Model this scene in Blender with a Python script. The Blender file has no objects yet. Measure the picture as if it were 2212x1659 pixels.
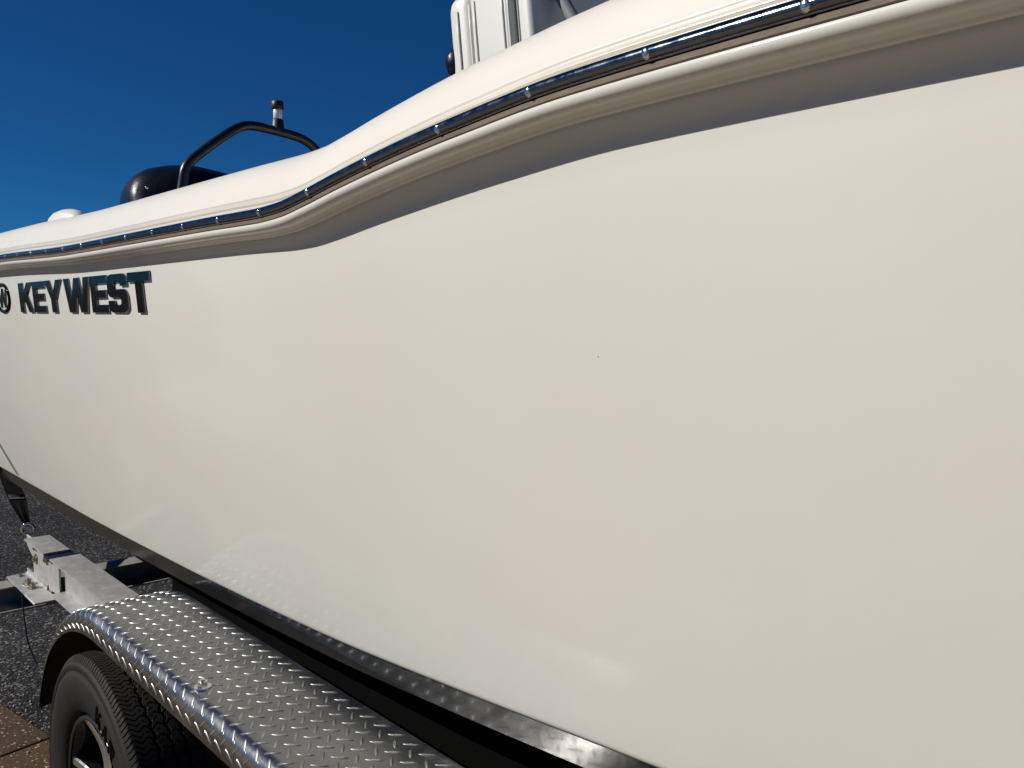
import bpy, bmesh, math, random
import numpy as np
from mathutils import Vector, Matrix
random.seed(7); rng = np.random.RandomState(7)
S = bpy.context.scene; C = S.collection
PI = math.pi
# ------------------------------------------------------------------ camera
cd = bpy.data.cameras.new('camera'); cam = bpy.data.objects.new('camera', cd); C.objects.link(cam)
cd.sensor_width = 36.0; cd.lens = 36.0 * 1850 / 2212; cd.clip_start = 0.02; cd.clip_end = 2000
PITCH = math.radians(4.866); YAW = math.radians(42.157)
fw = Vector((-math.cos(YAW) * math.cos(PITCH), math.sin(YAW) * math.cos(PITCH), -math.sin(PITCH)))
cam.location = (0, 0, 1.6); cam.rotation_euler = fw.to_track_quat('-Z', 'Y').to_euler()
S.camera = cam
# ------------------------------------------------------------------ light
TO_SUN = Vector((-0.50, -0.66, 0.565)).normalized()
ELEV = math.asin(TO_SUN.z); AZ = math.atan2(TO_SUN.x, TO_SUN.y)
W = bpy.data.worlds.new('World'); S.world = W; W.use_nodes = True
nt = W.node_tree; nt.nodes.clear()
sky = nt.nodes.new('ShaderNodeTexSky'); sky.sky_type = 'NISHITA'; sky.sun_disc = False
sky.sun_elevation = ELEV; sky.sun_rotation = AZ; sky.altitude = 3000
sky.air_density = 1.0; sky.dust_density = 0.0; sky.ozone_density = 6.0
bg = nt.nodes.new('ShaderNodeBackground'); bg.inputs[1].default_value = 0.06
wo = nt.nodes.new('ShaderNodeOutputWorld')
tint = nt.nodes.new('ShaderNodeVectorMath'); tint.operation = 'MULTIPLY'; tint.inputs[1].default_value = (0.12, 0.50, 0.78)
nt.links.new(sky.outputs[0], tint.inputs[0]); nt.links.new(tint.outputs[0], bg.inputs[0]); nt.links.new(bg.outputs[0], wo.inputs[0])
sd = bpy.data.lights.new('sun', 'SUN'); sd.energy = 5.0; sd.angle = math.radians(0.5); sd.color = (1, 0.95, 0.86)
sun = bpy.data.objects.new('sun', sd); C.objects.link(sun); sun.location = (-20, -25, 30)
sun.rotation_euler = (-TO_SUN).to_track_quat('-Z', 'Y').to_euler()
S.view_settings.view_transform = 'Standard'; S.view_settings.look = 'None'
S.view_settings.exposure = 0.0; S.view_settings.gamma = 1.0
S.view_settings.use_curve_mapping = False
S.cycles.caustics_reflective = False

# ------------------------------------------------------------------ materials
def mat(name, base, rough=0.5, metal=0.0, coat=0.0, spec=0.5, noise=None, bump=None, rvar=None, coat_rough=0.03):
    """noise=(scale, amount, detail) darkens/lightens base; bump=(scale, strength, dist); rvar=(scale, amount)"""
    m = bpy.data.materials.new(name); m.use_nodes = True; n = m.node_tree; b = n.nodes['Principled BSDF']
    b.inputs['Base Color'].default_value = (*base, 1); b.inputs['Roughness'].default_value = rough
    b.inputs['Metallic'].default_value = metal; b.inputs['Coat Weight'].default_value = coat
    b.inputs['Coat Roughness'].default_value = coat_rough; b.inputs['Specular IOR Level'].default_value = spec
    tc = n.nodes.new('ShaderNodeTexCoord')
    def nz(scale, detail=6, rough_=0.6, stretch=None):
        t = n.nodes.new('ShaderNodeTexNoise'); t.inputs['Scale'].default_value = scale
        t.inputs['Detail'].default_value = detail; t.inputs['Roughness'].default_value = rough_
        if stretch:
            mp = n.nodes.new('ShaderNodeMapping'); mp.inputs['Scale'].default_value = stretch
            n.links.new(tc.outputs['Object'], mp.inputs[0]); n.links.new(mp.outputs[0], t.inputs['Vector'])
        else: n.links.new(tc.outputs['Object'], t.inputs['Vector'])
        return t
    if noise:
        t = nz(noise[0], noise[2] if len(noise) > 2 else 6, stretch=noise[3] if len(noise) > 3 else None)
        mx = n.nodes.new('ShaderNodeMapRange'); mx.inputs[1].default_value = 0.3; mx.inputs[2].default_value = 0.7
        mx.inputs[3].default_value = 1 - noise[1]; mx.inputs[4].default_value = 1 + noise[1]
        n.links.new(t.outputs[0], mx.inputs[0])
        h = n.nodes.new('ShaderNodeHueSaturation'); h.inputs['Color'].default_value = (*base, 1)
        n.links.new(mx.outputs[0], h.inputs['Value']); n.links.new(h.outputs[0], b.inputs['Base Color'])
    if rvar:
        t = nz(rvar[0], 5); mx = n.nodes.new('ShaderNodeMapRange'); mx.inputs[1].default_value = 0.35; mx.inputs[2].default_value = 0.7
        mx.inputs[3].default_value = rough; mx.inputs[4].default_value = rough + rvar[1]
        n.links.new(t.outputs[0], mx.inputs[0]); n.links.new(mx.outputs[0], b.inputs['Roughness'])
    if bump:
        t = nz(bump[0], 5); bp = n.nodes.new('ShaderNodeBump'); bp.inputs['Strength'].default_value = bump[1]
        bp.inputs['Distance'].default_value = bump[2]; n.links.new(t.outputs[0], bp.inputs['Height'])
        n.links.new(bp.outputs[0], b.inputs['Normal'])
    return m

GEL = mat('white_gelcoat', (0.652, 0.648, 0.59), 0.12, coat=0.0, spec=0.13, noise=(1.6, 0.02, 3), bump=(2.2, 0.10, 0.012))
DECK = mat('deck_gelcoat', (0.735, 0.705, 0.645), 0.34, coat=0.05, spec=0.3, noise=(4.0, 0.03, 5))
def add_specks(m, scale, size, chance):
    n = m.node_tree; b = n.nodes['Principled BSDF']; tc = n.nodes.new('ShaderNodeTexCoord')
    v = n.nodes.new('ShaderNodeTexVoronoi'); v.inputs['Scale'].default_value = scale; n.links.new(tc.outputs['Object'], v.inputs['Vector'])
    lt = n.nodes.new('ShaderNodeMath'); lt.operation = 'LESS_THAN'; lt.inputs[1].default_value = size * scale; n.links.new(v.outputs['Distance'], lt.inputs[0])
    sp = n.nodes.new('ShaderNodeSeparateColor'); n.links.new(v.outputs['Color'], sp.inputs[0])
    l2 = n.nodes.new('ShaderNodeMath'); l2.operation = 'LESS_THAN'; l2.inputs[1].default_value = chance; n.links.new(sp.outputs[0], l2.inputs[0])
    mu = n.nodes.new('ShaderNodeMath'); mu.operation = 'MULTIPLY'; n.links.new(lt.outputs[0], mu.inputs[0]); n.links.new(l2.outputs[0], mu.inputs[1])
    mx = n.nodes.new('ShaderNodeMix'); mx.data_type = 'RGBA'; src = b.inputs['Base Color'].links[0].from_socket
    n.links.new(mu.outputs[0], mx.inputs[0]); n.links.new(src, mx.inputs[6]); mx.inputs[7].default_value = (.22, .18, .14, 1)
    n.links.new(mx.outputs[2], b.inputs['Base Color'])
def mottle(m, c2, scale):
    n = m.node_tree; b = n.nodes['Principled BSDF']; tc = n.nodes.new('ShaderNodeTexCoord'); t = n.nodes.new('ShaderNodeTexNoise')
    t.inputs['Scale'].default_value = scale; t.inputs['Detail'].default_value = 3; n.links.new(tc.outputs['Object'], t.inputs['Vector'])
    mr = n.nodes.new('ShaderNodeMapRange'); mr.inputs[1].default_value = .42; mr.inputs[2].default_value = .58; n.links.new(t.outputs[0], mr.inputs[0])
    mx = n.nodes.new('ShaderNodeMix'); mx.data_type = 'RGBA'; n.links.new(mr.outputs[0], mx.inputs[0])
    n.links.new(b.inputs['Base Color'].links[0].from_socket, mx.inputs[6]); mx.inputs[7].default_value = (*c2, 1); n.links.new(mx.outputs[2], b.inputs['Base Color'])
mottle(GEL, (0.650, 0.634, 0.588), 2.6)
add_specks(GEL, 14, .0009, .22)
BLACKGEL = mat('black_bottom_gelcoat', (0.012, 0.013, 0.013), 0.14, coat=0.15, bump=(14, 0.05, 0.01))
VINYL = mat('weathered_tan_vinyl', (0.150, 0.115, 0.080), 0.6, spec=0.3, noise=(70, 0.22, 8, (0.25, 1, 1)), bump=(160, 0.25, 0.002))
CHROME = mat('polished_stainless', (0.15, 0.165, 0.19), 0.08, metal=1.0, noise=(40, 0.05), rvar=(60, 0.16), bump=(90, 0.05, 0.002))
SCREWM = mat('screw_steel', (0.75, 0.74, 0.72), 0.15, metal=1.0, bump=(400, 0.2, 0.001))
BLKCHR = mat('smoked_chrome', (0.004, 0.004, 0.005), 0.10, spec=0.05)
EDGECHR = mat('chrome_bevel', (0.15, 0.155, 0.165), 0.15, metal=1.0)
CHR2 = mat('bright_chrome', (0.55, 0.55, 0.56), 0.12, metal=1.0)
ALU = mat('mill_aluminium', (0.46, 0.455, 0.45), 0.42, metal=0.5, noise=(22, 0.14, 8), rvar=(30, 0.16), bump=(220, 0.12, 0.001))
GAPSHADE = mat('gap_shade_navy', (0.006, 0.012, 0.04), 0.4)
PLATE = mat('diamond_plate_aluminium', (0.24, 0.24, 0.24), 0.23, metal=1.0, noise=(7, 0.28, 10), rvar=(20, 0.14), bump=(120, 0.10, 0.002))
TREADM = mat('raised_tread_aluminium', (0.36, 0.36, 0.36), 0.36, metal=1.0, noise=(9, 0.30, 8), rvar=(60, 0.10))
RUBBER = mat('tyre_rubber', (0.011, 0.010, 0.0095), 0.7, spec=0.25, noise=(12, 0.25, 6), bump=(300, 0.2, 0.001))
RUBBERL = mat('tyre_lettering', (0.002, 0.002, 0.002), 0.8, spec=0.02)
RIMB = mat('gloss_black_wheel', (0.010, 0.010, 0.010), 0.25, coat=0.4)
RIMS = mat('machined_wheel_face', (0.62, 0.60, 0.56), 0.28, metal=0.9)
BLKMET = mat('black_anodised_tube', (0.010, 0.010, 0.011), 0.30, coat=0.25)
CROSSM = mat('dulled_cross_member', (.30, .285, .26), .55, metal=.25, spec=.3, noise=(18, .2, 8))  # aluminium darkened in colour so its shaded faces show less blue sky
BLKPL = mat('black_plastic', (0.010, 0.010, 0.011), 0.5)
LENS = mat('white_lens', (0.80, 0.80, 0.79), 0.2, coat=0.4)
NAVY = mat('navy_canvas', (0.002, 0.003, 0.010), 0.35, spec=0.25, coat=0.05, bump=(7, 0.25, 0.03))
VINYLW = mat('white_seat_vinyl', (0.60, 0.605, 0.57), 0.42, noise=(8, 0.03), bump=(260, 0.12, 0.001))
WEB = mat('black_webbing', (0.003, 0.0035, 0.0045), 0.8, spec=0.04, bump=(400, 0.3, 0.001))
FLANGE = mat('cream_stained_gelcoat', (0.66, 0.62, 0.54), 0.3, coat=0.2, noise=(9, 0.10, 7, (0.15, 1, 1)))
DARK = mat('dark_liner', (0.30, 0.29, 0.27), 0.6)

def ground_mat(name, stops, scale, bumpd, rough=0.85, specks=None, big=None):
    m = bpy.data.materials.new(name); m.use_nodes = True; n = m.node_tree; b = n.nodes['Principled BSDF']
    b.inputs['Roughness'].default_value = rough; b.inputs['Specular IOR Level'].default_value = 0.15
    tc = n.nodes.new('ShaderNodeTexCoord')
    v = n.nodes.new('ShaderNodeTexVoronoi'); v.inputs['Scale'].default_value = scale
    n.links.new(tc.outputs['Object'], v.inputs['Vector'])
    sep = n.nodes.new('ShaderNodeSeparateColor'); n.links.new(v.outputs['Color'], sep.inputs[0])
    r = n.nodes.new('ShaderNodeValToRGB')
    els = r.color_ramp.elements
    els[0].position = stops[0][0]; els[0].color = (*stops[0][1], 1)
    els[1].position = stops[-1][0]; els[1].color = (*stops[-1][1], 1)
    for p, c in stops[1:-1]:
        e = els.new(p); e.color = (*c, 1)
    n.links.new(sep.outputs[0], r.inputs[0])
    t = n.nodes.new('ShaderNodeTexNoise'); t.inputs['Scale'].default_value = big or 1.5; t.inputs['Detail'].default_value = 8
    n.links.new(tc.outputs['Object'], t.inputs['Vector'])
    mr = n.nodes.new('ShaderNodeMapRange'); mr.inputs[1].default_value = .3; mr.inputs[2].default_value = .7
    mr.inputs[3].default_value = .55; mr.inputs[4].default_value = 1.35
    n.links.new(t.outputs[0], mr.inputs[0])
    h = n.nodes.new('ShaderNodeHueSaturation'); n.links.new(r.outputs[0], h.inputs['Color']); n.links.new(mr.outputs[0], h.inputs['Value'])
    n.links.new(h.outputs[0], b.inputs['Base Color'])
    bp = n.nodes.new('ShaderNodeBump'); bp.inputs['Strength'].default_value = 0.9; bp.inputs['Distance'].default_value = bumpd
    bp.invert = True
    n.links.new(v.outputs['Distance'], bp.inputs['Height']); n.links.new(bp.outputs[0], b.inputs['Normal'])
    return m
ASPH = ground_mat('asphalt', [(0, (.010, .0095, .011)), (.6, (.026, .025, .027)), (.85, (.055, .052, .052)), (1, (.20, .19, .18))], 95, 0.006)
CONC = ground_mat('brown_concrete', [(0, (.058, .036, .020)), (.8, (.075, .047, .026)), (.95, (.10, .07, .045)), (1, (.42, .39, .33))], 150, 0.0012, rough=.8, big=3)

TAN = ground_mat('tan_bounce_concrete', [(0, (.27, .205, .135)), (.8, (.32, .245, .16)), (1, (.45, .37, .27))], 150, 0.0012, rough=.8, big=3)  # outer slab rows out of view, lightened to bounce warm light up
# ------------------------------------------------------------------ helpers
def link(name, bm, m, parent=None, smooth=False, angle=None):
    me = bpy.data.meshes.new(name); bm.to_mesh(me); bm.free()
    return linkme(name, me, m, parent, smooth, angle)
def linkme(name, me, m, parent=None, smooth=False, angle=None):
    if m:
        for q in (m if isinstance(m, (list, tuple)) else [m]): me.materials.append(q)
    if smooth: me.polygons.foreach_set('use_smooth', [True] * len(me.polygons))
    if angle is not None:
        me.set_sharp_from_angle(angle=math.radians(angle))
    o = bpy.data.objects.new(name, me); C.objects.link(o)
    if parent: o.parent = parent; o.matrix_parent_inverse = Matrix.Identity(4)
    return o
def thing(name, label, cat, loc=(0, 0, 0), group=None):
    o = bpy.data.objects.new(name, None); C.objects.link(o); o['label'] = label; o['category'] = cat
    o.location = loc; o.empty_display_size = .2
    if group: o['group'] = group
    return o
def group_empty(name, parent):
    o = bpy.data.objects.new(name, None); C.objects.link(o); o.parent = parent; return o
def pchip(xs, ys):
    xs = np.array(xs, float); ys = np.array(ys, float)
    h = np.diff(xs); d = np.diff(ys) / h; m = np.zeros_like(ys); m[0] = d[0]; m[-1] = d[-1]
    for i in range(1, len(xs) - 1):
        if d[i - 1] * d[i] > 0:
            w1 = 2 * h[i] + h[i - 1]; w2 = h[i] + 2 * h[i - 1]; m[i] = (w1 + w2) / (w1 / d[i - 1] + w2 / d[i])
    def f(x):
        x = np.clip(x, xs[0], xs[-1]); i = np.clip(np.searchsorted(xs, x) - 1, 0, len(xs) - 2)
        t = (x - xs[i]) / h[i]
        return (2*t**3-3*t**2+1)*ys[i] + (t**3-2*t**2+t)*h[i]*m[i] + (-2*t**3+3*t**2)*ys[i+1] + (t**3-t**2)*h[i]*m[i+1]
    return f
def grid_mesh(P, closed_v=False, closed_u=False, flip=False):
    """P: array [u][v][3] -> mesh"""
    P = np.asarray(P, float); U_, V_, _ = P.shape
    faces = []
    for i in range(U_ if closed_u else U_ - 1):
        a = i; b = (i + 1) % U_
        for j in range(V_ if closed_v else V_ - 1):
            k = (j + 1) % V_
            f = (a * V_ + j, b * V_ + j, b * V_ + k, a * V_ + k)
            faces.append(f[::-1] if flip else f)
    me = bpy.data.meshes.new('m'); me.from_pydata([tuple(p) for p in P.reshape(-1, 3)], [], faces); me.update()
    return me
def box(bm, lo, hi, bev=0, M=None):
    r = bmesh.ops.create_cube(bm, size=1)
    vs = r['verts']
    for v in vs:
        v.co = Vector([lo[i] + (v.co[i] + .5) * (hi[i] - lo[i]) for i in range(3)])
    if bev:
        es = {e for v in vs for e in v.link_edges}
        rr = bmesh.ops.bevel(bm, geom=list(es), offset=bev, segments=3, profile=.5, affect='EDGES')
        vs = list({v for f in rr['faces'] for v in f.verts} | {v for v in vs if v.is_valid})
    if M:
        for v in vs: v.co = M @ v.co
    return vs
def tube_me(pts, r, seg=14, caps=True):
    pts = [Vector(p) for p in pts]; n = len(pts); rs = r if hasattr(r, '__len__') else [r] * n
    bm = bmesh.new(); rings = []; up = None
    for i, p in enumerate(pts):
        t = (pts[min(i + 1, n - 1)] - pts[max(i - 1, 0)]).normalized()
        if up is None: up = t.orthogonal().normalized()
        up = (up - t * up.dot(t)).normalized(); s = t.cross(up)
        rings.append([bm.verts.new(p + (up * math.cos(a) + s * math.sin(a)) * rs[i]) for a in [2 * PI * k / seg for k in range(seg)]])
    for a, b in zip(rings[:-1], rings[1:]):
        for k in range(seg): bm.faces.new((a[k], a[(k + 1) % seg], b[(k + 1) % seg], b[k]))
    if caps: bm.faces.new(rings[0][::-1]); bm.faces.new(rings[-1])
    return bm
def catmull(pts, n=8):
    P = [np.array(p, float) for p in pts]; P = [2 * P[0] - P[1]] + P + [2 * P[-1] - P[-2]]; out = []
    for i in range(1, len(P) - 2):
        for k in range(n):
            t = k / n
            out.append(0.5 * ((2 * P[i]) + (-P[i-1] + P[i+1]) * t + (2*P[i-1] - 5*P[i] + 4*P[i+1] - P[i+2]) * t*t + (-P[i-1] + 3*P[i] - 3*P[i+1] + P[i+2]) * t**3))
    out.append(P[-2]); return out
def lathe(bm, prof, centre, axis='y', seg=96, closed=False):
    rings = []
    for k in range(seg):
        a = 2 * PI * k / seg; ring = []
        for (r, h) in prof:
            if axis == 'y': co = (centre[0] + r * math.cos(a), centre[1] + h, centre[2] + r * math.sin(a))
            else: co = (centre[0] + r * math.cos(a), centre[1] + r * math.sin(a), centre[2] + h)
            ring.append(bm.verts.new(co))
        rings.append(ring)
    m = len(prof)
    for k in range(seg):
        A = rings[k]; B = rings[(k + 1) % seg]
        for j in range(m if closed else m - 1):
            l = (j + 1) % m
            bm.faces.new((A[j], A[l], B[l], B[j]))
    bmesh.ops.remove_doubles(bm, verts=bm.verts, dist=1e-6)
def recalc(bm):
    bmesh.ops.recalc_face_normals(bm, faces=bm.faces); return bm

# ------------------------------------------------------------------ ground
def sheet(name, z, x0, x1, y0, y1, m, nx=1, ny=1):
    P = [[(x0 + (x1 - x0) * i / nx, y0 + (y1 - y0) * j / ny, z) for j in range(ny + 1)] for i in range(nx + 1)]
    o = linkme(name, grid_mesh(P), m); o['kind'] = 'structure'; return o
sheet('asphalt_ground', 0.0, -600, 600, -600, 600, ASPH)
pav = group_empty('pavement', None); pav['kind'] = 'structure'
pav.location = (-3.43, 0.795, 0); pav.rotation_euler = (0, 0, math.radians(10))
slab_me = {}
random.seed(3)
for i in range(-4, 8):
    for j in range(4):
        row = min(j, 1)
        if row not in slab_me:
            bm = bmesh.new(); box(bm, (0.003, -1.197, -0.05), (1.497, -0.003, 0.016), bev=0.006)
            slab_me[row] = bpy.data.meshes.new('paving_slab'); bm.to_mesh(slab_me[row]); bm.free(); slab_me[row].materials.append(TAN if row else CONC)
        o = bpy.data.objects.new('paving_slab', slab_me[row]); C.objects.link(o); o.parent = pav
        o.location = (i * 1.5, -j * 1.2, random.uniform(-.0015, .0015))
# loose light aggregate along the edge of the asphalt
bm = bmesh.new()
ca, sa = math.cos(math.radians(10)), math.sin(math.radians(10))
for k in range(520):
    u = random.uniform(-1.3, 1.6); w = abs(random.gauss(0, .09)) + .002
    if k % 5 == 0: w = -random.uniform(.0, .5)
    x = -3.43 + u * ca - w * sa; y = .795 + u * sa + w * ca; r = random.uniform(.0022, .0055)
    z = (0 if w > 0 else .016) + r * .5
    q = bmesh.ops.create_icosphere(bm, subdivisions=1, radius=r)
    for v in q['verts']: v.co = Vector((v.co.x * random.uniform(.8, 1.3) + x, v.co.y + y, v.co.z * .7 + z))
GRAV = mat('pale_aggregate', (.36, .34, .31), .7, noise=(50, .4))
o = link('gravel', bm, GRAV); o['kind'] = 'stuff'; o['label'] = 'pale loose grit along the pavement edge'; o['category'] = 'gravel'

# ------------------------------------------------------------------ boat
boat = thing('motor_boat', 'large white motor boat with chrome rub rail and black bottom resting on a trailer', 'boat', (-1.0, 1.9, 0))
BI = Matrix.Translation((1.0, -1.9, 0))
def bpart(name, me_or_bm, m, parent=None, smooth=True, angle=None):
    me = me_or_bm
    if isinstance(me_or_bm, bmesh.types.BMesh):
        me = bpy.data.meshes.new(name); me_or_bm.to_mesh(me); me_or_bm.free()
    me.transform(BI)
    return linkme(name, me, m, parent or boat, smooth, angle)
YC = 1.9; XT = -4.15; XB = 2.9
zr = pchip([XT, -3.04, -2.3, -1.5, -1.31, -1.228, -1.155, -1.06, -.968, -.88, -.792, -.611, -.43, 0, 1.5, 2.9],
           [1.782, 1.775, 1.763, 1.764, 1.763, 1.766, 1.775, 1.790, 1.803, 1.814, 1.823, 1.837, 1.841, 1.845, 1.90, 2.0])
def yr(x):
    x = np.asarray(x, float); t = np.clip(x / 2.9, 0, 1)
    return .62 + 1.279 * t ** 2.3
yc_ = pchip([XT, -3.1, -2.2, -1.5, -1.1, -.72, 0, 1, 2.0, 2.9], [.792, .795, .797, .799, .800, .800, .83, 1.04, 1.5, 1.895])
zc_ = pchip([XT, -4.09, -3.03, -2.12, -1.416, -.979, -.642, 0, 1, 2.0, 2.9], [.939, .940, .941, .954, .978, 1.009, 1.038, 1.08, 1.19, 1.38, 1.7])
xs = np.unique(np.round(np.concatenate([np.linspace(XT, -1.5, 60), np.linspace(-1.5, 0, 90), np.linspace(0, XB, 60)]), 5))
def loft(prof, xsx=xs, mirror=False):
    P = []
    for x in xsx:
        row = []
        for (y, z) in prof(x):
            y = min(y, YC)
            row.append((x, 2 * YC - y if mirror else y, z))
        P.append(row)
    return grid_mesh(P, flip=mirror)
def both(name, prof, m, parent=None, smooth=True, angle=None, xsx=xs):
    a = bpart(name, loft(prof, xsx), m, parent, smooth, angle)
    b = bpart(name, loft(prof, xsx, True), m, parent, smooth, angle)
    return a, b
def gunwale(x):
    r = float(yr(x)); z = float(zr(x))
    k = [(.42, -.30), (.405, .06), (.39, .078), (.36, .086), (.30, .094), (.24, .100), (.18, .104), (.14, .104), (.115, .1015), (.095, .096), (.078, .087),
         (.064, .075), (.053, .061), (.046, .047), (.040, .033), (.0355, .0265), (.034, .0235), (.0355, .0215), (.0335, .0195), (.030, .0150), (.0290, .0128), (.0315, .0112), (.0300, .0090), (.0265, .0045), (.025, -.004)]
    return [(r + a, z + b) for a, b in k]
def railbase(x):
    r = float(yr(x)); z = float(zr(x))
    k = [(.025, .0005), (.012, .0008), (.012, -.001), (.012, -.0160), (.0068, -.0165), (.0062, -.0172), (.0062, -.0222), (.0072, -.0230), (.022, -.0232)]
    return [(r + a, z + b) for a, b in k]
def chromep(x):
    r = float(yr(x)); z = float(zr(x)) - .0078
    return [(r + .0105 - .0105 * math.sin(t), z + .0088 * math.cos(t)) for t in np.linspace(0.0, PI, 13)]
over = pchip([XT, -1.4, -.8, 0, 2.9], [.047, .048, .0555, .055, .052])
def side_pts(x):
    r = float(yr(x)); z = float(zr(x)); yc = float(yc_(x)); zc = float(zc_(x))
    k = [(.024, -.0230), (.012, -.0234), (.0070, -.0240), (.0060, -.0255), (.0062, -.0290), (.0076, -.0322), (.0104, -.0350), (.0145, -.0370), (.0195, -.0382), (.0270, -.0392), (.0290, -.0397),
         (.0310, -.0415), (.0335, -.0432), (.0370, -.0437), (.0370, -.0446), (.046, -.0495), (.060, -.0580), (.067, -.0640)]
    ov = float(over(x)); k = [(a if a <= .037 else .037 + (a - .037) * (ov - .037) / .033, b) for a, b in k]
    L = [(r + a, z + b) for a, b in k]
    y0 = r + ov - .0005; z0 = z - .0690
    fl = max(0, (x + 2.4) / 3.5) * 0.02       # slight hollow in the flare forward
    for t in np.linspace(0, 1, 26):
        y = y0 + (yc - y0) * t ** 1.55 + fl * math.sin(PI * t) * .6
        L.append((y, z0 + (zc + .014 - z0) * t))
    L += [(yc + .0015, zc + .009), (yc + .005, zc + .004), (yc + .011, zc + .001), (yc + .015, zc)]
    return L
def bottom_pts(x):
    yc = float(yc_(x)); zc = float(zc_(x)); d = .30 * min(1, max(0, (2.9 - x) / 2.2))
    return [(yc + .015, zc), (yc + .017, zc - .004), (yc + .018, zc - .044), (yc + .030, zc - .052), (yc + .09, zc - .050), (yc + .10, zc - .058), (YC, zc - .045 - d)]
hullS, hullP = both('hull_side', side_pts, GEL, smooth=True)
both('hull_bottom', bottom_pts, BLACKGEL, smooth=True, angle=25)
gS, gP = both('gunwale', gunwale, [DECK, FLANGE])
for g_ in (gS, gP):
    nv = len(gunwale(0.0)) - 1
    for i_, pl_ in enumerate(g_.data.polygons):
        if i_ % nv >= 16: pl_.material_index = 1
rS, rP = both('rub_rail', railbase, VINYL, angle=35)
cS = bpart('rail_insert', loft(chromep), CHROME, rS)
bpart('rail_insert', loft(chromep, mirror=True), CHROME, rP)
# transom and cockpit
def cap_face(prof, x):
    L = prof(x); pts = [(y, z) for y, z in L]; full = pts + [(2 * YC - y, z) for y, z in pts[::-1]]
    return full
bm = bmesh.new()
Lp = cap_face(lambda x: gunwale(x)[2:] + railbase(x)[1:-1] + side_pts(x)[1:] + bottom_pts(x)[1:-1], XT)
vs = [bm.verts.new((XT, y, z)) for y, z in Lp]
f = bm.faces.new(vs); bmesh.ops.triangulate(bm, faces=[f]); recalc(bm)
bpart('transom', bm, GEL, smooth=False)
bm = bmesh.new(); box(bm, (XT + .1, 1.05, 1.2), (2.2, 2.75, 1.25)); bpart('cockpit_floor', bm, DECK, smooth=False)
bm = bmesh.new(); box(bm, (XT + .002, 1.02, 1.4), (XT + .35, 2.78, 1.83), bev=.03); bpart('transom_deck', bm, DECK, angle=40)

# rail screws: every one a piece of its own
def screw_mesh():
    bm = bmesh.new()
    prof = [(0, .0017), (.0018, .0016), (.0034, .0012), (.0044, .0005), (.0048, -.0003), (.0048, -.0009), (.0058, -.0010), (.0060, -.0018)]
    lathe(bm, prof, (0, 0, 0), 'z', 20)
    for f_ in bm.faces: f_.smooth = True
    # cross recess
    for a in (.4, .4 + PI / 2):
        vs_ = box(bm, (-.0022, -.0004, .0007), (.0022, .0004, .0016), M=Matrix.Rotation(a, 4, 'Z'))
    recalc(bm)
    me = bpy.data.meshes.new('screw'); bm.to_mesh(me); bm.free(); me.materials.append(SCREWM); return me
sm = screw_mesh()
sx = [-.352 - 0.155 * k for k in range(-8, 24)]
for i, x in enumerate(sx):
    for side in (0, 1):
        if side == 1 and i % 2: continue
        y = float(yr(x)) + .0006; z = float(zr(x)) - .0082
        o = bpy.data.objects.new('screw', sm); C.objects.link(o); o.parent = rS if side == 0 else rP
        if side: y = 2 * YC - y
        o.location = (x + 1.0, y - 1.9, z); o.rotation_euler = (PI / 2 if side == 0 else -PI / 2, random.uniform(0, 3), 0)
        if side == 0: o.rotation_euler = (PI / 2, 0, 0)

# ---- lettering on the hull side
def hull_y(x, z):
    L = side_pts(x)[18:-4]
    for (y0, z0), (y1, z1) in zip(L[:-1], L[1:]):
        if z1 <= z <= z0: return y0 + (y1 - y0) * (z - z0) / (z1 - z0)
    return L[0][0]
def poly_letter(name, polys, holes_none, x0, x1, zb, zt, m, parent, depth=.006, bev=.0018):
    """polys: list of outlines in unit box; mapped on the hull side"""
    bm = bmesh.new()
    for pl in polys:
        vs_ = [bm.verts.new((u, v, 0)) for u, v in pl]
        f_ = bm.faces.new(vs_)
    bm.normal_update()
    q = hull_y((x0 + x1) / 2, (zb + zt) / 2) / .70; x0 *= q; x1 *= q; zb = 1.6 + (zb - 1.6) * q; zt = 1.6 + (zt - 1.6) * q
    w = x1 - x0; h = zt - zb
    for v in bm.verts: v.co = Vector((v.co.x * w, v.co.y * h, 0))
    for f_ in bm.faces:
        if f_.normal.z < 0: f_.normal_flip()
    r = bmesh.ops.extrude_face_region(bm, geom=bm.faces[:])
    top = [g for g in r['geom'] if isinstance(g, bmesh.types.BMVert)]
    for v in top: v.co.z += depth
    bm.normal_update()
    tf = [f_ for f_ in bm.faces if f_.normal.z > .9 and f_.calc_center_median().z > depth * .9]
    es = {e for f_ in tf for e in f_.edges if any(g not in tf for g in e.link_faces)}
    bmesh.ops.bevel(bm, geom=list(es), offset=bev, segments=2, profile=.6, affect='EDGES')
    bmesh.ops.triangulate(bm, faces=[f_ for f_ in bm.faces if len(f_.verts) > 4])
    bm.normal_update()
    for f_ in bm.faces:
        f_.material_index = 1 if f_.normal.z < .97 else 0
    for v in bm.verts:
        X = x0 + v.co.x; Z = zb + v.co.y
        v.co = Vector((X, hull_y(X, Z) - v.co.z + .0005, Z))
    recalc(bm)
    return bpart(name, bm, [m, EDGECHR], parent, smooth=False)
K_ = [[(0, 0), (.30, 0), (.30, .36), (.40, .48), (.68, 0), (1, 0), (.62, .62), (.97, 1), (.66, 1), (.30, .60), (.30, 1), (0, 1)]]
E_ = [[(0, 0), (1, 0), (1, .22), (.34, .22), (.34, .39), (.93, .39), (.93, .61), (.34, .61), (.34, .78), (1, .78), (1, 1), (0, 1)]]
Y_ = [[(.35, 0), (.64, 0), (.64, .40), (1, 1), (.70, 1), (.50, .60), (.30, 1), (0, 1), (.35, .40)]]
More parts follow.
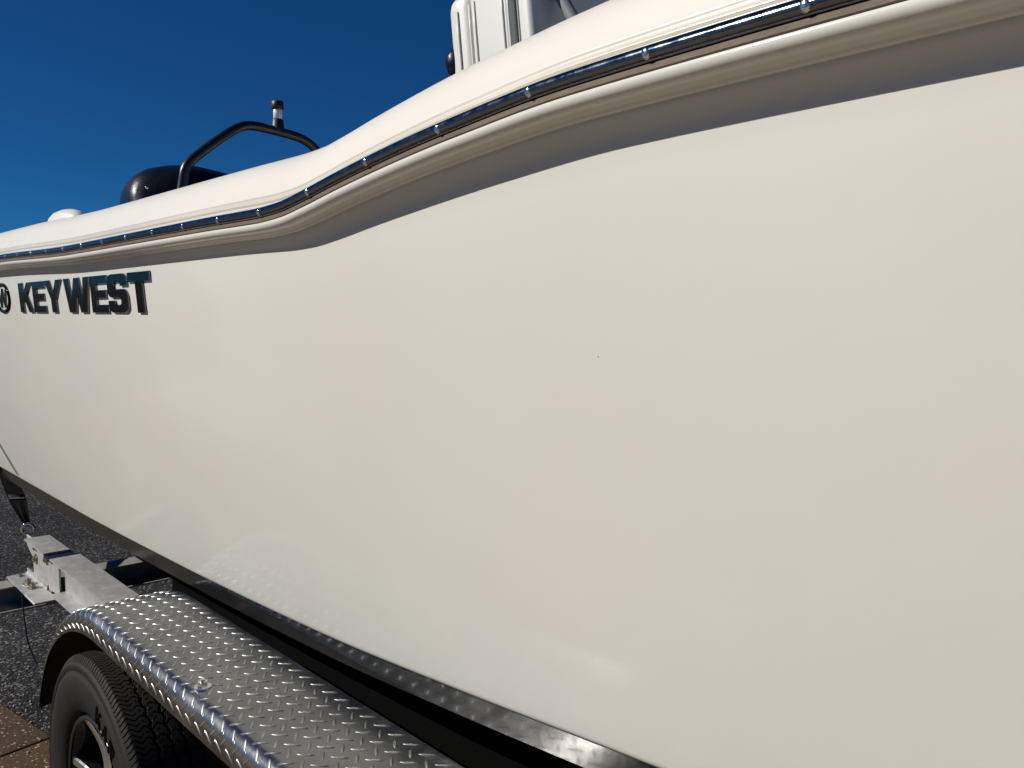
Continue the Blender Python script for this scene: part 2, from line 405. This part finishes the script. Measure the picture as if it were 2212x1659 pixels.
W_ = [[(.16, 0), (.42, 0), (.52, .52), (.62, 0), (.86, 0), (1, 1), (.80, 1), (.73, .40), (.62, 1), (.43, 1), (.30, .40), (.20, 1), (0, 1)]]
T_ = [[(.34, 0), (.66, 0), (.66, .76), (1, .76), (1, 1), (0, 1), (0, .76), (.34, .76)]]
def arc(cx, cy, rx, ry, a0, a1, n=6):
    return [(cx + rx * math.cos(math.radians(a0 + (a1 - a0) * k / n)), cy + ry * math.sin(math.radians(a0 + (a1 - a0) * k / n))) for k in range(n + 1)]
S_ = [arc(.22, .20, .22, .20, 180, 270) + arc(.78, .20, .22, .20, 270, 360) + arc(.78, .42, .22, .19, 0, 90) + arc(.44, .70, .11, .09, 270, 180)
      + arc(.44, .72, .11, .07, 180, 90) + [(.62, .79)] + arc(.60, .73, .07, .06, 90, 0) + [(.67, .68), (1, .68)] + arc(.78, .80, .22, .20, 0, 90) + arc(.22, .80, .22, .20, 90, 180)
      + arc(.22, .58, .22, .19, 180, 270) + arc(.56, .31, .11, .08, 90, 0) + arc(.56, .28, .11, .07, 0, -90) + [(.38, .21)] + arc(.40, .27, .07, .06, 270, 180) + [(.33, .32), (0, .32)]]
plate = group_empty('name_lettering', boat)
for nm, pl, xa, xb in (('K', K_, -3.173, -3.010), ('E', E_, -3.000, -2.862), ('Y', Y_, -2.855, -2.682), ('W', W_, -2.655, -2.424), ('E', E_, -2.412, -2.283), ('S', S_, -2.274, -2.132), ('T', T_, -2.122, -1.978)):
    o = poly_letter('letter', pl, None, xa, xb, 1.5955, 1.6905, BLKCHR, plate)
# round emblem: ring and W monogram
emb = group_empty('emblem', boat)
bm = bmesh.new(); n = 48; prof = []; EQ = hull_y(-3.4, 1.64) / .70
for k in range(n):
    a = 2 * PI * k / n
    for (q, d) in ((1.0, 0), (.99, .005), (.90, .006), (.80, .004), (.79, 0)):
        X = -3.42 * EQ + .108 * EQ * q * math.cos(a); Z = 1.643 + .050 * q * math.sin(a)
        prof.append(bm.verts.new((X, hull_y(X, Z) - d, Z)))
for k in range(n):
    for j in range(4):
        a, b = k * 5 + j, ((k + 1) % n) * 5 + j
        bm.faces.new((prof[a], prof[b], prof[b + 1], prof[a + 1]))
recalc(bm); bpart('emblem_ring', bm, BLKCHR, emb)
poly_letter('monogram', [[(0, 0.95), (.14, .95), (.30, .42), (.46, 1.0), (.60, 1.0), (.74, .42), (.86, .95), (1, .95), (.80, .05), (.68, .05), (.53, .60), (.36, .05), (.24, .05)]], None, -3.485, -3.355, 1.608, 1.678, BLKCHR, emb, depth=.004, bev=.001)

# thin grey strip laid on the hull side for an unidentified grey line
def strip(name, p0, p1, w, m, parent, d=.002):
    P = []
    for k in range(13):
        t = k / 12; X = p0[0] + (p1[0] - p0[0]) * t; Z = p0[1] + (p1[1] - p0[1]) * t; row = []
        for (s, dd) in ((-.5, 0), (-.45, d), (.45, d), (.5, 0)):
            XX = X + s * w; row.append((XX, hull_y(XX, Z) - dd * .5, Z))
        P.append(row)
    return bpart(name, grid_mesh(P), m, parent)
GREYST = mat('matte_grey', (.14, .135, .12), .7, spec=.1)
strip('grey_strip', (-4.04, 1.14), (-3.77, .958), .05, GREYST, boat)

# small white dome fitting on the stern deck
bm = bmesh.new(); lathe(bm, [(.0001, .034), (.03, .032), (.055, .024), (.072, .010), (.078, -.004), (.078, -.02)], (0, 0, 0), 'z', 32)
for v in bm.verts: v.co = Vector((v.co.x * 1.9 - 2.98, v.co.y * .6 + .80, v.co.z + 1.885))
bpart('deck_fitting', recalc(bm), DECK)

# ---- tow arch with stern light
S2 = 4.0 / 3.3
ap = [(-4.0, 1.50, 1.80), (-4.0, 1.525, 1.98)] + [(-4.0, y * S2, 1.6 + (z - 1.6) * S2) for y, z in ((1.294, 2.07), (1.302, 2.125), (1.325, 2.170), (1.405, 2.238), (1.485, 2.300), (1.545, 2.335), (1.603, 2.341), (1.69, 2.334), (1.777, 2.324), (1.830, 2.308), (1.866, 2.282), (1.892, 2.245))] + [(-4.0, 2.34, 2.2), (-4.0, 2.36, 1.80)]
ad = [np.array(q_) for q_ in catmull(ap, 8)]
for _ in range(14): ad = [ad[0]] + [(ad[i_ - 1] + 2 * ad[i_] + ad[i_ + 1]) / 4 for i_ in range(1, len(ad) - 1)] + [ad[-1]]
arch = bpart('tow_arch', tube_me(ad, .0225, 18), BLKMET)
light = group_empty('stern_light', boat)
LX, LY = -4.0, 1.695 * S2; LZ = 1.6 + (2.345 - 1.6) * S2
def cyl(name, r0, r1, z0, z1, m, parent, cx, cy, bev=.003):
    bm = bmesh.new(); lathe(bm, [(.0001, z0), (r0 - bev, z0), (r0, z0 + bev), (r1, z1 - bev), (r1 - bev, z1), (.0001, z1)], (cx, cy, 0), 'z', 28)
    return bpart(name, recalc(bm), m, parent, angle=50)
cyl('light_base', .032, .026, LZ - .012, LZ + .044, BLKPL, light, LX, LY)
cyl('light_lens', .0215, .0215, LZ + .044, LZ + .094, LENS, light, LX, LY)
cyl('light_cap', .030, .029, LZ + .094, LZ + .132, BLKPL, light, LX, LY)

# ---- covered outboard behind the transom
mot = group_empty('outboard_motor', boat)
bm = bmesh.new(); NU, NV = 40, 26; rows = []
for i in range(NU):
    a = 2 * PI * i / NU; row = []
    for j in range(NV):
        t = j / (NV - 1)          # 0 bottom .. 1 top
        rad = (1 - t ** 9) ** .5 * (1 - .10 * t) if t < 1 else 0
        ex = .33 * rad * (1 + .05 * math.sin(5 * a + 4 * t)); ey = .50 * rad * (1 + .05 * math.sin(4 * a + 7 * t + 1))
        cx_, sy_ = math.cos(a), math.sin(a)
        X = -4.62 + ex * (abs(cx_) ** .6) * (1 if cx_ > 0 else -1)
        Y = 1.95 + ey * (abs(sy_) ** .6) * (1 if sy_ > 0 else -1)
        Z = 1.55 + t * (.84 + .02 * math.cos(a) - .12 * (Y - 1.6) * (Y > 1.6)) 
        row.append(bm.verts.new((X, Y, Z)))
    rows.append(row)
for i in range(NU):
    A = rows[i]; B = rows[(i + 1) % NU]
    for j in range(NV - 1): bm.faces.new((A[j], B[j], B[j + 1], A[j + 1]))
bmesh.ops.remove_doubles(bm, verts=bm.verts, dist=1e-5)
bpart('motor_cover', recalc(bm), NAVY, mot)
bm = bmesh.new(); box(bm, (-4.75, 1.78, .55), (-4.45, 2.06, 1.6), bev=.05); bpart('motor_leg', bm, BLKPL, mot, angle=50)
for p in ((-4.34, 1.527, 2.20), (-4.05, 1.60, 2.262)):
    bm = bmesh.new(); bmesh.ops.create_uvsphere(bm, u_segments=12, v_segments=8, radius=.009)
    for v in bm.verts: v.co += Vector(p)
    bpart('snap', bm, SCREWM, mot)

# ---- helm seat: backrest with piped box side, front face and forward bolster
seat = group_empty('helm_seat', boat)
def cushion(name, lo, hi, bev, M=None, m=VINYLW):
    bm = bmesh.new(); box(bm, lo, hi); bmesh.ops.bevel(bm, geom=bm.edges[:], offset=bev, segments=6, profile=.6, affect='EDGES')
    if M:
        for v in bm.verts: v.co = M @ v.co
    return bpart(name, bm, m, seat, angle=60)
TL = Matrix.Translation((-1.75, 1.5, 2.2)) @ Matrix.Rotation(math.radians(-7), 4, 'Y') @ Matrix.Translation((1.75, -1.5, -2.2))
cushion('back_cushion', (-1.905, 1.50, 1.9), (-1.800, 2.3, 2.475), .05, TL)
cushion('middle_cushion', (-1.797, 1.496, 1.9), (-1.650, 2.3, 2.485), .018, TL)
cushion('front_cushion', (-1.647, 1.515, 1.9), (-1.585, 2.28, 2.475), .025, TL)
for xx in (-1.850, -1.799, -1.776, -1.668, -1.646):
    pts = [TL @ Vector((xx, 1.4975 if xx < -1.79 else 1.4945, z)) for z in np.linspace(1.95, 2.42, 8)]
    bpart('piping', tube_me(pts, .0035, 8), VINYLW, seat)
cushion('seat_base', (-1.75, 1.52, 1.25), (-1.25, 2.28, 1.95), .05)
bpart('side_arm', tube_me(catmull([(-1.62, 1.60, 2.45), (-1.50, 1.60, 2.28), (-1.36, 1.6, 2.14), (-1.25, 1.62, 1.9)], 8), [.016] * 25, 14), mat('grey_frame', (.16, .17, .17), .7), seat)
cushion('bolster', (-1.66, 1.95, 2.05), (-1.20, 2.75, 2.50), .15, None, mat('shaded_seat_vinyl', (.25, .205, .165), .7, spec=.2, bump=(260, .15, .001)))  # bolster shade put into the colour, darker than the other seat vinyl
for p, r in (((-1.915, 1.53, 2.286), .034), ((-1.935, 1.56, 2.40), .020)):
    bm = bmesh.new(); bmesh.ops.create_uvsphere(bm, u_segments=20, v_segments=12, radius=r)
    for v in bm.verts: v.co = Vector((v.co.x, v.co.y, v.co.z * 1.25)) + Vector(p)
    bpart('knob', bm, NAVY, seat)

# ------------------------------------------------------------------ trailer
trailer = thing('boat_trailer', 'aluminium boat trailer with diamond plate fender and black tyres under the white boat', 'trailer', (-2.12, 1.9, 0))
TI = Matrix.Translation((2.12, -1.9, 0))
def tpart(name, me_or_bm, m, parent=None, smooth=False, angle=None):
    me = me_or_bm
    if isinstance(me_or_bm, bmesh.types.BMesh):
        me = bpy.data.meshes.new(name); me_or_bm.to_mesh(me); me_or_bm.free()
    me.transform(TI)
    return linkme(name, me, m, parent or trailer, smooth, angle)
def prism_x(prof, x0, x1):
    bm = bmesh.new(); a = [bm.verts.new((x0, y, z)) for y, z in prof]; b = [bm.verts.new((x1, y, z)) for y, z in prof]
    n_ = len(prof)
    for i in range(n_): bm.faces.new((a[i], a[(i + 1) % n_], b[(i + 1) % n_], b[i]))
    bm.faces.new(a); bm.faces.new(b); recalc(bm); return bm
def ibeam(yc, w, zt, h, tf, tw):
    return [(yc - w/2, zt), (yc + w/2, zt), (yc + w/2, zt - tf), (yc + tw/2, zt - tf), (yc + tw/2, zt - h + tf), (yc + w/2, zt - h + tf), (yc + w/2, zt - h), (yc - w/2, zt - h), (yc - w/2, zt - h + tf), (yc - tw/2, zt - h + tf), (yc - tw/2, zt - tf), (yc - w/2, zt - tf)]
for mir in (0, 1):
    pr = ibeam(.805, .098, .75, .130, .006, .006)
    if mir: pr = [(2 * YC - y, z) for y, z in pr]
    tpart('frame_rail', prism_x(pr, -3.205, 2.2), ALU)
    # tail piece beyond the joint
    pr = [(.756, .752), (.842, .752), (.842, .746), (.803, .746), (.803, .690), (.797, .690), (.797, .746), (.756, .746)]
    if mir: pr = [(2 * YC - y, z) for y, z in pr]
    tpart('tail_rail', prism_x(pr, -3.552, -3.286), ALU)
    pr = [(.760, .738), (.850, .738), (.850, .700), (.760, .700)]
    if mir: pr = [(2 * YC - y, z) for y, z in pr]
    pr2 = [(.760, .7435), (.851, .7435), (.851, .734), (.760, .734)]
    if mir: pr2 = [(2 * YC - y, z) for y, z in pr2]
    tpart('gap_shade_strip', prism_x(pr2, -3.30, -3.19), GAPSHADE)  # navy colour stands in for the blue shade inside the rail gap
# cross members (I beams running across)
def prism_y(prof, y0, y1):
    bm = bmesh.new(); a = [bm.verts.new((x, y0, z)) for x, z in prof]; b = [bm.verts.new((x, y1, z)) for x, z in prof]
    n_ = len(prof)
    for i in range(n_): bm.faces.new((a[i], a[(i + 1) % n_], b[(i + 1) % n_], b[i]))
    bm.faces.new(a); bm.faces.new(b); recalc(bm); return bm
def xb(xc, zt):
    L_ = ibeam(xc, .100, zt, .075, .006, .006)
    return [(x + (.07 if (z < zt - .06 and x > xc + .04) else 0), z) for x, z in L_]
for xc, zt, w0 in ((-3.598, .580, .40), (-.2, .580, .78), (1.3, .58, .78)):
    tpart('cross_member', prism_y(xb(xc, zt), w0, 2 * YC - w0), CROSSM)
SHADEBUNK = mat('shade_bunk_black', (.004, .004, .004), .95, spec=.02, bump=(250, .6, .004))
for yb in (1.0, 2 * YC - 1.12):
    bm = bmesh.new(); box(bm, (-2.75, yb, .60), (2.0, yb + .12, .875), bev=.012); tpart('shade_bunk', bm, SHADEBUNK)  # bunk added to block sunlit ground and keep the gap under the hull dark
tpart('axle', tube_me([(-2.12, .70, .385), (-2.12, 3.10, .385)], .04, 16), BLKPL)
# bracket: bent plate between rail web and cross member
br = group_empty('bracket', trailer)
bm = bmesh.new()
ol = [(-3.66, .735), (-3.66, .700), (-3.575, .668), (-3.575, .592), (-3.33, .592), (-3.325, .60), (-3.255, .604), (-3.225, .62), (-3.222, .742), (-3.66, .742)]
va = [bm.verts.new((x, .788, z)) for x, z in ol]; vb = [bm.verts.new((x, .794, z)) for x, z in ol]
for i in range(len(ol)): bm.faces.new((va[i], va[(i + 1) % len(ol)], vb[(i + 1) % len(ol)], vb[i]))
bm.faces.new(va); bm.faces.new(vb); recalc(bm); bmesh.ops.bevel(bm, geom=bm.edges[:], offset=.0012, segments=1, affect='EDGES')
tpart('web_plate', bm, ALU, br)
bm = bmesh.new(); prf = [(.712, .588), (.776, .588), (.784, .592), (.788, .600), (.788, .612), (.783, .612), (.783, .601), (.781, .596), (.775, .5935), (.712, .5935)]
prf = [(y, z) for y, z in prf]
tpart('base_plate', prism_x(prf, -3.655, -3.37), ALU, br)
bm = bmesh.new(); box(bm, (-3.355, .706, .592), (-3.222, .782, .600), bev=.003, M=None); tpart('gusset', bm, ALU, br)
def bolt(p, r, h, parent, axis='z', washer=True):
    g = bmesh.new()
    if washer: lathe(g, [(.0001, .0025), (r * 1.55, .0025), (r * 1.6, 0), (r * 1.6, -.001)], (0, 0, 0), 'z', 24)
    rr = bmesh.ops.create_cone(g, cap_ends=True, segments=6, radius1=r, radius2=r * .96, depth=h)
    for v in rr['verts']: v.co.z += h / 2 + .0025
    rr = bmesh.ops.create_cone(g, cap_ends=True, segments=12, radius1=r * .5, radius2=r * .45, depth=h * .9)
    for v in rr['verts']: v.co.z += h * 1.25
    M = Matrix.Translation(p) @ (Matrix.Rotation(PI / 2, 4, 'X') if axis == 'y' else Matrix.Identity(4))
    g.transform(M); recalc(g)
    return tpart('bolt', g, SCREWM if parent is not br else BRASSY, parent)
BRASSY = mat('dull_zinc', (.34, .30, .24), .4, metal=.9, noise=(80, .3))
bolt((-3.50, .752, .5935), .013, .012, br); bolt((-3.435, .752, .5935), .013, .012, br); bolt((-3.62, .752, .5935), .008, .005, br)
bolt((-3.525, .788, .675), .013, .008, br, 'y'); bolt((-3.375, .788, .705), .013, .008, br, 'y'); bolt((-3.53, .788, .716), .010, .006, br, 'y', False); bolt((-3.62, .788, .722), .007, .004, br, 'y', False)
# brake line and thin cable below the bracket
tpart('brake_line', tube_me(catmull([(-3.36, .70, .60), (-3.34, .70, .50), (-3.31, .71, .40), (-3.2, .74, .33), (-2.6, .80, .33)], 8), .0025, 8), BLKPL)

# ---- fender
XW, ZW, RF = -1.995, .301, .615          # wheel axis and outer radius at the flat top
ZT = ZW + RF
XF = -0.95
def path(s):
    """arc-length s from tail bottom; returns (x, z, nx, nz)"""
    A0 = math.radians(160); A1 = math.radians(90)
    L1 = RF * (A0 - A1); L2 = XF - XW
    if s < L1:
        a = A0 - s / RF; return XW + RF * math.cos(a), ZW + RF * math.sin(a), math.cos(a), math.sin(a)
    if s < L1 + L2: return XW + (s - L1), ZT, 0, 1
    a = PI / 2 - (s - L1 - L2) / RF
    return XF + RF * math.cos(a), ZW + RF * math.sin(a), math.cos(a), math.sin(a)
LTOT = RF * math.radians(70) * 2 + XF - XW
YIN, RC = .775, .030
YO = .557
TW = YIN - (YO + RC)
def cross(t):
    """t from inner edge; returns (y, depth below top, ny, nd)"""
    if t < TW: return YIN - t, 0, 0, 1
    t -= TW
    if t < RC * PI / 2:
        a = t / RC; return YO + RC - RC * math.sin(a), RC - RC * math.cos(a), -math.sin(a), math.cos(a)
    t -= RC * PI / 2
    return YO + t * .06, RC + t, -1, 0
L1 = RF * math.radians(70)
TT = TW + RC * PI / 2 + .030
def FP(s, t, h=0):
    x, z, nx, nz = path(s)
    q = min(1, max(0, s / (L1 * 1.15))); q = q * q * (3 - 2 * q); tl = TW + RC * PI / 4
    if t > tl: t = tl + (t - tl) * (.30 + .70 * q)
    y, d, ny, nd = cross(t)
    return Vector((x - nx * d + nx * nd * h, y + ny * h, z - nz * d + nz * nd * h))
ss = np.linspace(0, LTOT, 130); tt = np.concatenate([[0, TW * .25, TW * .5, TW * .75], np.linspace(TW, TW + RC * PI / 2, 10), np.linspace(TW + RC * PI / 2, TT, 3)[1:]])
# taper the inner rear corner, round off as in the photo
fend = tpart('fender', grid_mesh([[FP(s, t) for t in tt] for s in ss], flip=True), PLATE, smooth=True)
tpart('fender_lining', grid_mesh([[FP(s, t, -.004) for t in tt] for s in ss]), BLKPL, fend, smooth=True)
bm = bmesh.new()
def lens_bar(s0, t0, ang, Lb, Wb, Hb):
    ring = []
    n_ = 6
    pts = []
    for k in range(n_ + 1): 
        u = -1 + 2 * k / n_; pts.append((u * Lb / 2, Wb / 2 * (1 - u * u) ** .75 if abs(u) < 1 else 0))
    lo = [(u, -w) for u, w in pts]; hi = [(u, w) for u, w in pts[1:-1]][::-1]
    outl = lo + hi; c, s_ = math.cos(ang), math.sin(ang)
    def mp(u, w, h):
        S_0 = s0 + u * c - w * s_; T_0 = t0 + u * s_ + w * c
        return FP(min(max(S_0, .001), LTOT - .001), min(max(T_0, .001), TT - .001), h)
    base = [bm.verts.new(mp(u, w, 0.00005)) for u, w in outl]
    mid = [bm.verts.new(mp(u * .86, w * .62, Hb * .75)) for u, w in outl]
    m_ = len(outl)
    for k in range(m_): bm.faces.new((base[k], base[(k + 1) % m_], mid[(k + 1) % m_], mid[k]))
    bm.faces.new(mid)
px, py = .0421, .0350
L1 = RF * math.radians(70)
ns = int(LTOT / px) + 2; ntt = int(TT / py) + 2
for i in range(ns):
    for j in range(ntt):
        for kk in (0, 1):
            s0 = i * px + (px / 2 if kk else 0) + (L1 + (-1.4088 - XW)) % px; t0 = j * py + (YIN - .6867) % py + (py / 2 if kk else 0)
            if s0 < .012 or s0 > LTOT - .012 or t0 < .008 or t0 > TT - .006: continue
            # bright bars point forward and inboard; the others the opposite way
            lens_bar(s0, t0, -math.radians(42) if kk == 0 else math.radians(36), .0300, .0052 if kk == 0 else .0060, .0015)
recalc(bm)
me = bpy.data.meshes.new('tread'); bm.to_mesh(me); bm.free()
o = tpart('tread_pattern', me, TREADM, fend, smooth=True, angle=50); o['kind'] = 'stuff'
bolt((-1.497, .595, ZT + .0005), .010, .009, fend)
# rear gravel guard inside the fender
# ---- wheels
def wheel(xc, fine):
    w = group_empty('wheel', trailer)
    R, YF, YB = .392, .560, .785
    cz = .385
    bm = bmesh.new()
    prof = [(.246, .035), (.253, .016), (.285, .006), (.300, .0015), (.318, 0), (.336, .0005), (.346, .0025), (.350, .0062), (.360, .0068), (.3635, .0035), (.370, .006), (.377, .014), (.380, .020)]
    full = prof + [(r, (YB - YF) - h) for r, h in prof[::-1]]
    lathe(bm, full, (xc, YF, cz), 'y', 160)
    tpart('tyre', recalc(bm), RUBBER, w, smooth=True)
    # tread as real relief
    if fine:
        th = np.concatenate([np.linspace(-35, 112, 860), np.linspace(112, 325, 120)[1:-1]]); yy = np.linspace(.0, 1, 120)
    else:
        th = np.linspace(0, 360, 200)[:-1]; yy = np.linspace(0, 1, 24)
    width = YB - YF
    def h_(t, v):
        y = v * width; arc = math.radians(t) * R
        wv = .0035 * math.sin(arc * 2 * PI / .034)
        d = 0
        for g, gw in ((.066, .0042), (.098, .0036), (.127, .0036), (.159, .0042)):
            if abs(y + wv * .8 - g) < gw: d = max(d, 1.0)
        edge = min(y, width - y)
        # lateral wavy sipes
        sh = arc + .0045 * math.sin(y * 2 * PI / .030) + (.007 * math.sin(edge * 18))
        ph = (sh / .0275) % 1.0
        if min(ph, 1 - ph) * .0275 < .0014: d = max(d, .85)
        ph2 = (sh / .0275 + .5) % 1.0
        if edge < .046 and min(ph2, 1 - ph2) * .0275 < .0012: d = max(d, .7)
        if .052 < edge < .060 or .075 < edge < .084:
            if min(ph2, 1 - ph2) * .0275 < .0012: d = max(d, .5)
        crown = -.030 * (1 - min(1, edge / .020)) ** 2.2 - .003 * (abs(v - .5) * 2) ** 2
        return crown - .0055 * d
    P = []
    for t in th:
        c, s_ = math.cos(math.radians(t)), math.sin(math.radians(t)); row = []
        for v in yy:
            r = R + h_(t, v); y = YF + .005 + v * (width - .010)
            row.append((xc + r * c, y, cz + r * s_))
        P.append(row)
    me = grid_mesh(P, closed_u=True); o = tpart('tyre_tread', me, RUBBER, w); 
    # rim
    bm = bmesh.new()
    lathe(bm, [(.246, .036), (.2425, .022), (.236, .020), (.231, .026), (.224, .060), (.216, .12), (.219, .19)], (xc, YF, cz), 'y', 96)
    tpart('rim_barrel', recalc(bm), RIMB, w, smooth=True)
    bm = bmesh.new(); lathe(bm, [(.243, .0215), (.2425, .0185), (.234, .0175), (.231, .0205)], (xc, YF, cz), 'y', 96)
    tpart('rim_lip', recalc(bm), RIMB, w, smooth=True)
    bm = bmesh.new(); lathe(bm, [(.0001, .02), (.045, .02), (.05, .03), (.06, .06), (.13, .10), (.13, .12)], (xc, YF, cz), 'y', 64)
    tpart('hub', recalc(bm), RIMB, w, smooth=True)
    for k in range(5):
        a0 = math.radians(176 - 72 * k)
        for off in (-.17, .17):
            bm = bmesh.new(); prv = None; rows_ = []
            for q in range(9):
                t = q / 8; rr = .05 + t * .182; a = a0 + off * (.25 + .75 * t); wd = .017 - .004 * t; yv = YF + .040 - .016 * t + .03 * math.sin(PI * t) * .6
                ca_, sa_ = math.cos(a), math.sin(a)
                ctr = Vector((xc + rr * ca_, yv, cz + rr * sa_)); tan = Vector((-sa_, 0, ca_))
                rows_.append([bm.verts.new(ctr + tan * (-wd) + Vector((0, .030, 0))), bm.verts.new(ctr + tan * (-wd) + Vector((0, .004, 0))), bm.verts.new(ctr + tan * (-wd * .7)), bm.verts.new(ctr + tan * (wd * .7)), bm.verts.new(ctr + tan * wd + Vector((0, .004, 0))), bm.verts.new(ctr + tan * wd + Vector((0, .030, 0)))])
            for A, B in zip(rows_[:-1], rows_[1:]):
                for j in range(5):
                    f_ = bm.faces.new((A[j], A[j + 1], B[j + 1], B[j])); f_.material_index = 0 if j in (0, 4) else 1
            recalc(bm); tpart('spoke', bm, [RIMB, RIMS], w)
    return w, xc, YF, cz
w1, xc, YF, cz = wheel(-2.12, True)
wheel(XF, False)
# raised sidewall letters K A R
def side_letter(pl, ang):
    bm = bmesh.new(); vs_ = [bm.verts.new((u, v, 0)) for u, v in pl]; bm.faces.new(vs_); bm.normal_update()
    r = bmesh.ops.extrude_face_region(bm, geom=bm.faces[:])
    for g in r['geom']:
        if isinstance(g, bmesh.types.BMVert): g.co.z += 1
    bmesh.ops.triangulate(bm, faces=[f_ for f_ in bm.faces if len(f_.verts) > 4])
    for v in bm.verts:
        rad = .313 + (v.co.y - .5) * .042; a = math.radians(ang) - (v.co.x - .5) * .036 / .313
        v.co = Vector((xc + rad * math.cos(a), YF + .0012 - v.co.z * .0028, cz + rad * math.sin(a)))
    recalc(bm); return tpart('sidewall_letter', bm, RUBBERL, w1)
A1_ = [(0, 0), (.26, 0), (.34, .22), (.66, .22), (.74, 0), (1, 0), (.62, 1), (.38, 1)]
R1_ = [(0, 0), (.28, 0), (.28, .36), (.44, .36), (.70, 0), (1, 0), (.74, .40), (.95, .52), (.98, .78), (.80, 1), (0, 1)]
for pl, an in ((K_[0], 70.5), (A1_, 61.8), (R1_, 53)): side_letter(pl, an)

# ------------------------------------------------------------------ strap
st = thing('tie_down_strap', 'black transom tie-down strap with steel buckle and hook between boat and trailer', 'strap', (-3.66, .79, 0))
SI = Matrix.Translation((3.66, -.79, 0))
def spart(name, bm, m, smooth=False):
    me = bpy.data.meshes.new(name); bm.to_mesh(me); bm.free(); me.transform(SI); return linkme(name, me, m, st, smooth)
P0, P1 = Vector((-3.665, .795, .778)), Vector((-4.25, .835, .935))
wd = Vector((.5, .86, 0)).normalized()
P = []
for k in range(15):
    t = k / 14; p = P0.lerp(P1, t); w_ = .014 + .020 * min(1, t * 2.6)
    row = []
    for s in np.linspace(-1, 1, 9):
        fold = (1 - min(1, t * 2.6)) * .007 * math.cos(s * 6)
        row.append(p + wd * s * w_ + Vector((0, -.7, .7)) * fold)
    P.append(row)
me = grid_mesh(P); bm = bmesh.new(); bm.from_mesh(me)
r = bmesh.ops.solidify(bm, geom=bm.faces[:], thickness=.003)
spart('webbing', bm, WEB)
bm = bmesh.new(); bm2 = tube_me([P1, Vector((-4.3, 1.0, 1.08))], .012, 8); spart('upper_webbing', bm2, WEB)
pb = P0.lerp(P1, .40)
dirx = (P1 - P0).normalized(); nrm = dirx.cross(wd).normalized()
if nrm.y > 0: nrm = -nrm
MB = Matrix((wd, dirx, nrm)).transposed().to_4x4(); MB.translation = pb
bm.free(); bm = bmesh.new(); box(bm, (-.030, -.018, -.002), (.030, .018, .012), bev=.004, M=MB); spart('buckle', bm, CHR2)
ringp = [P0 + wd * (.022 * math.cos(a)) + Vector((.0, 0, 1)) * (.022 * math.sin(a) - .018) for a in np.linspace(0, 2 * PI, 25)]
spart('hook', tube_me(ringp, .0055, 10, caps=False), CHR2, True)
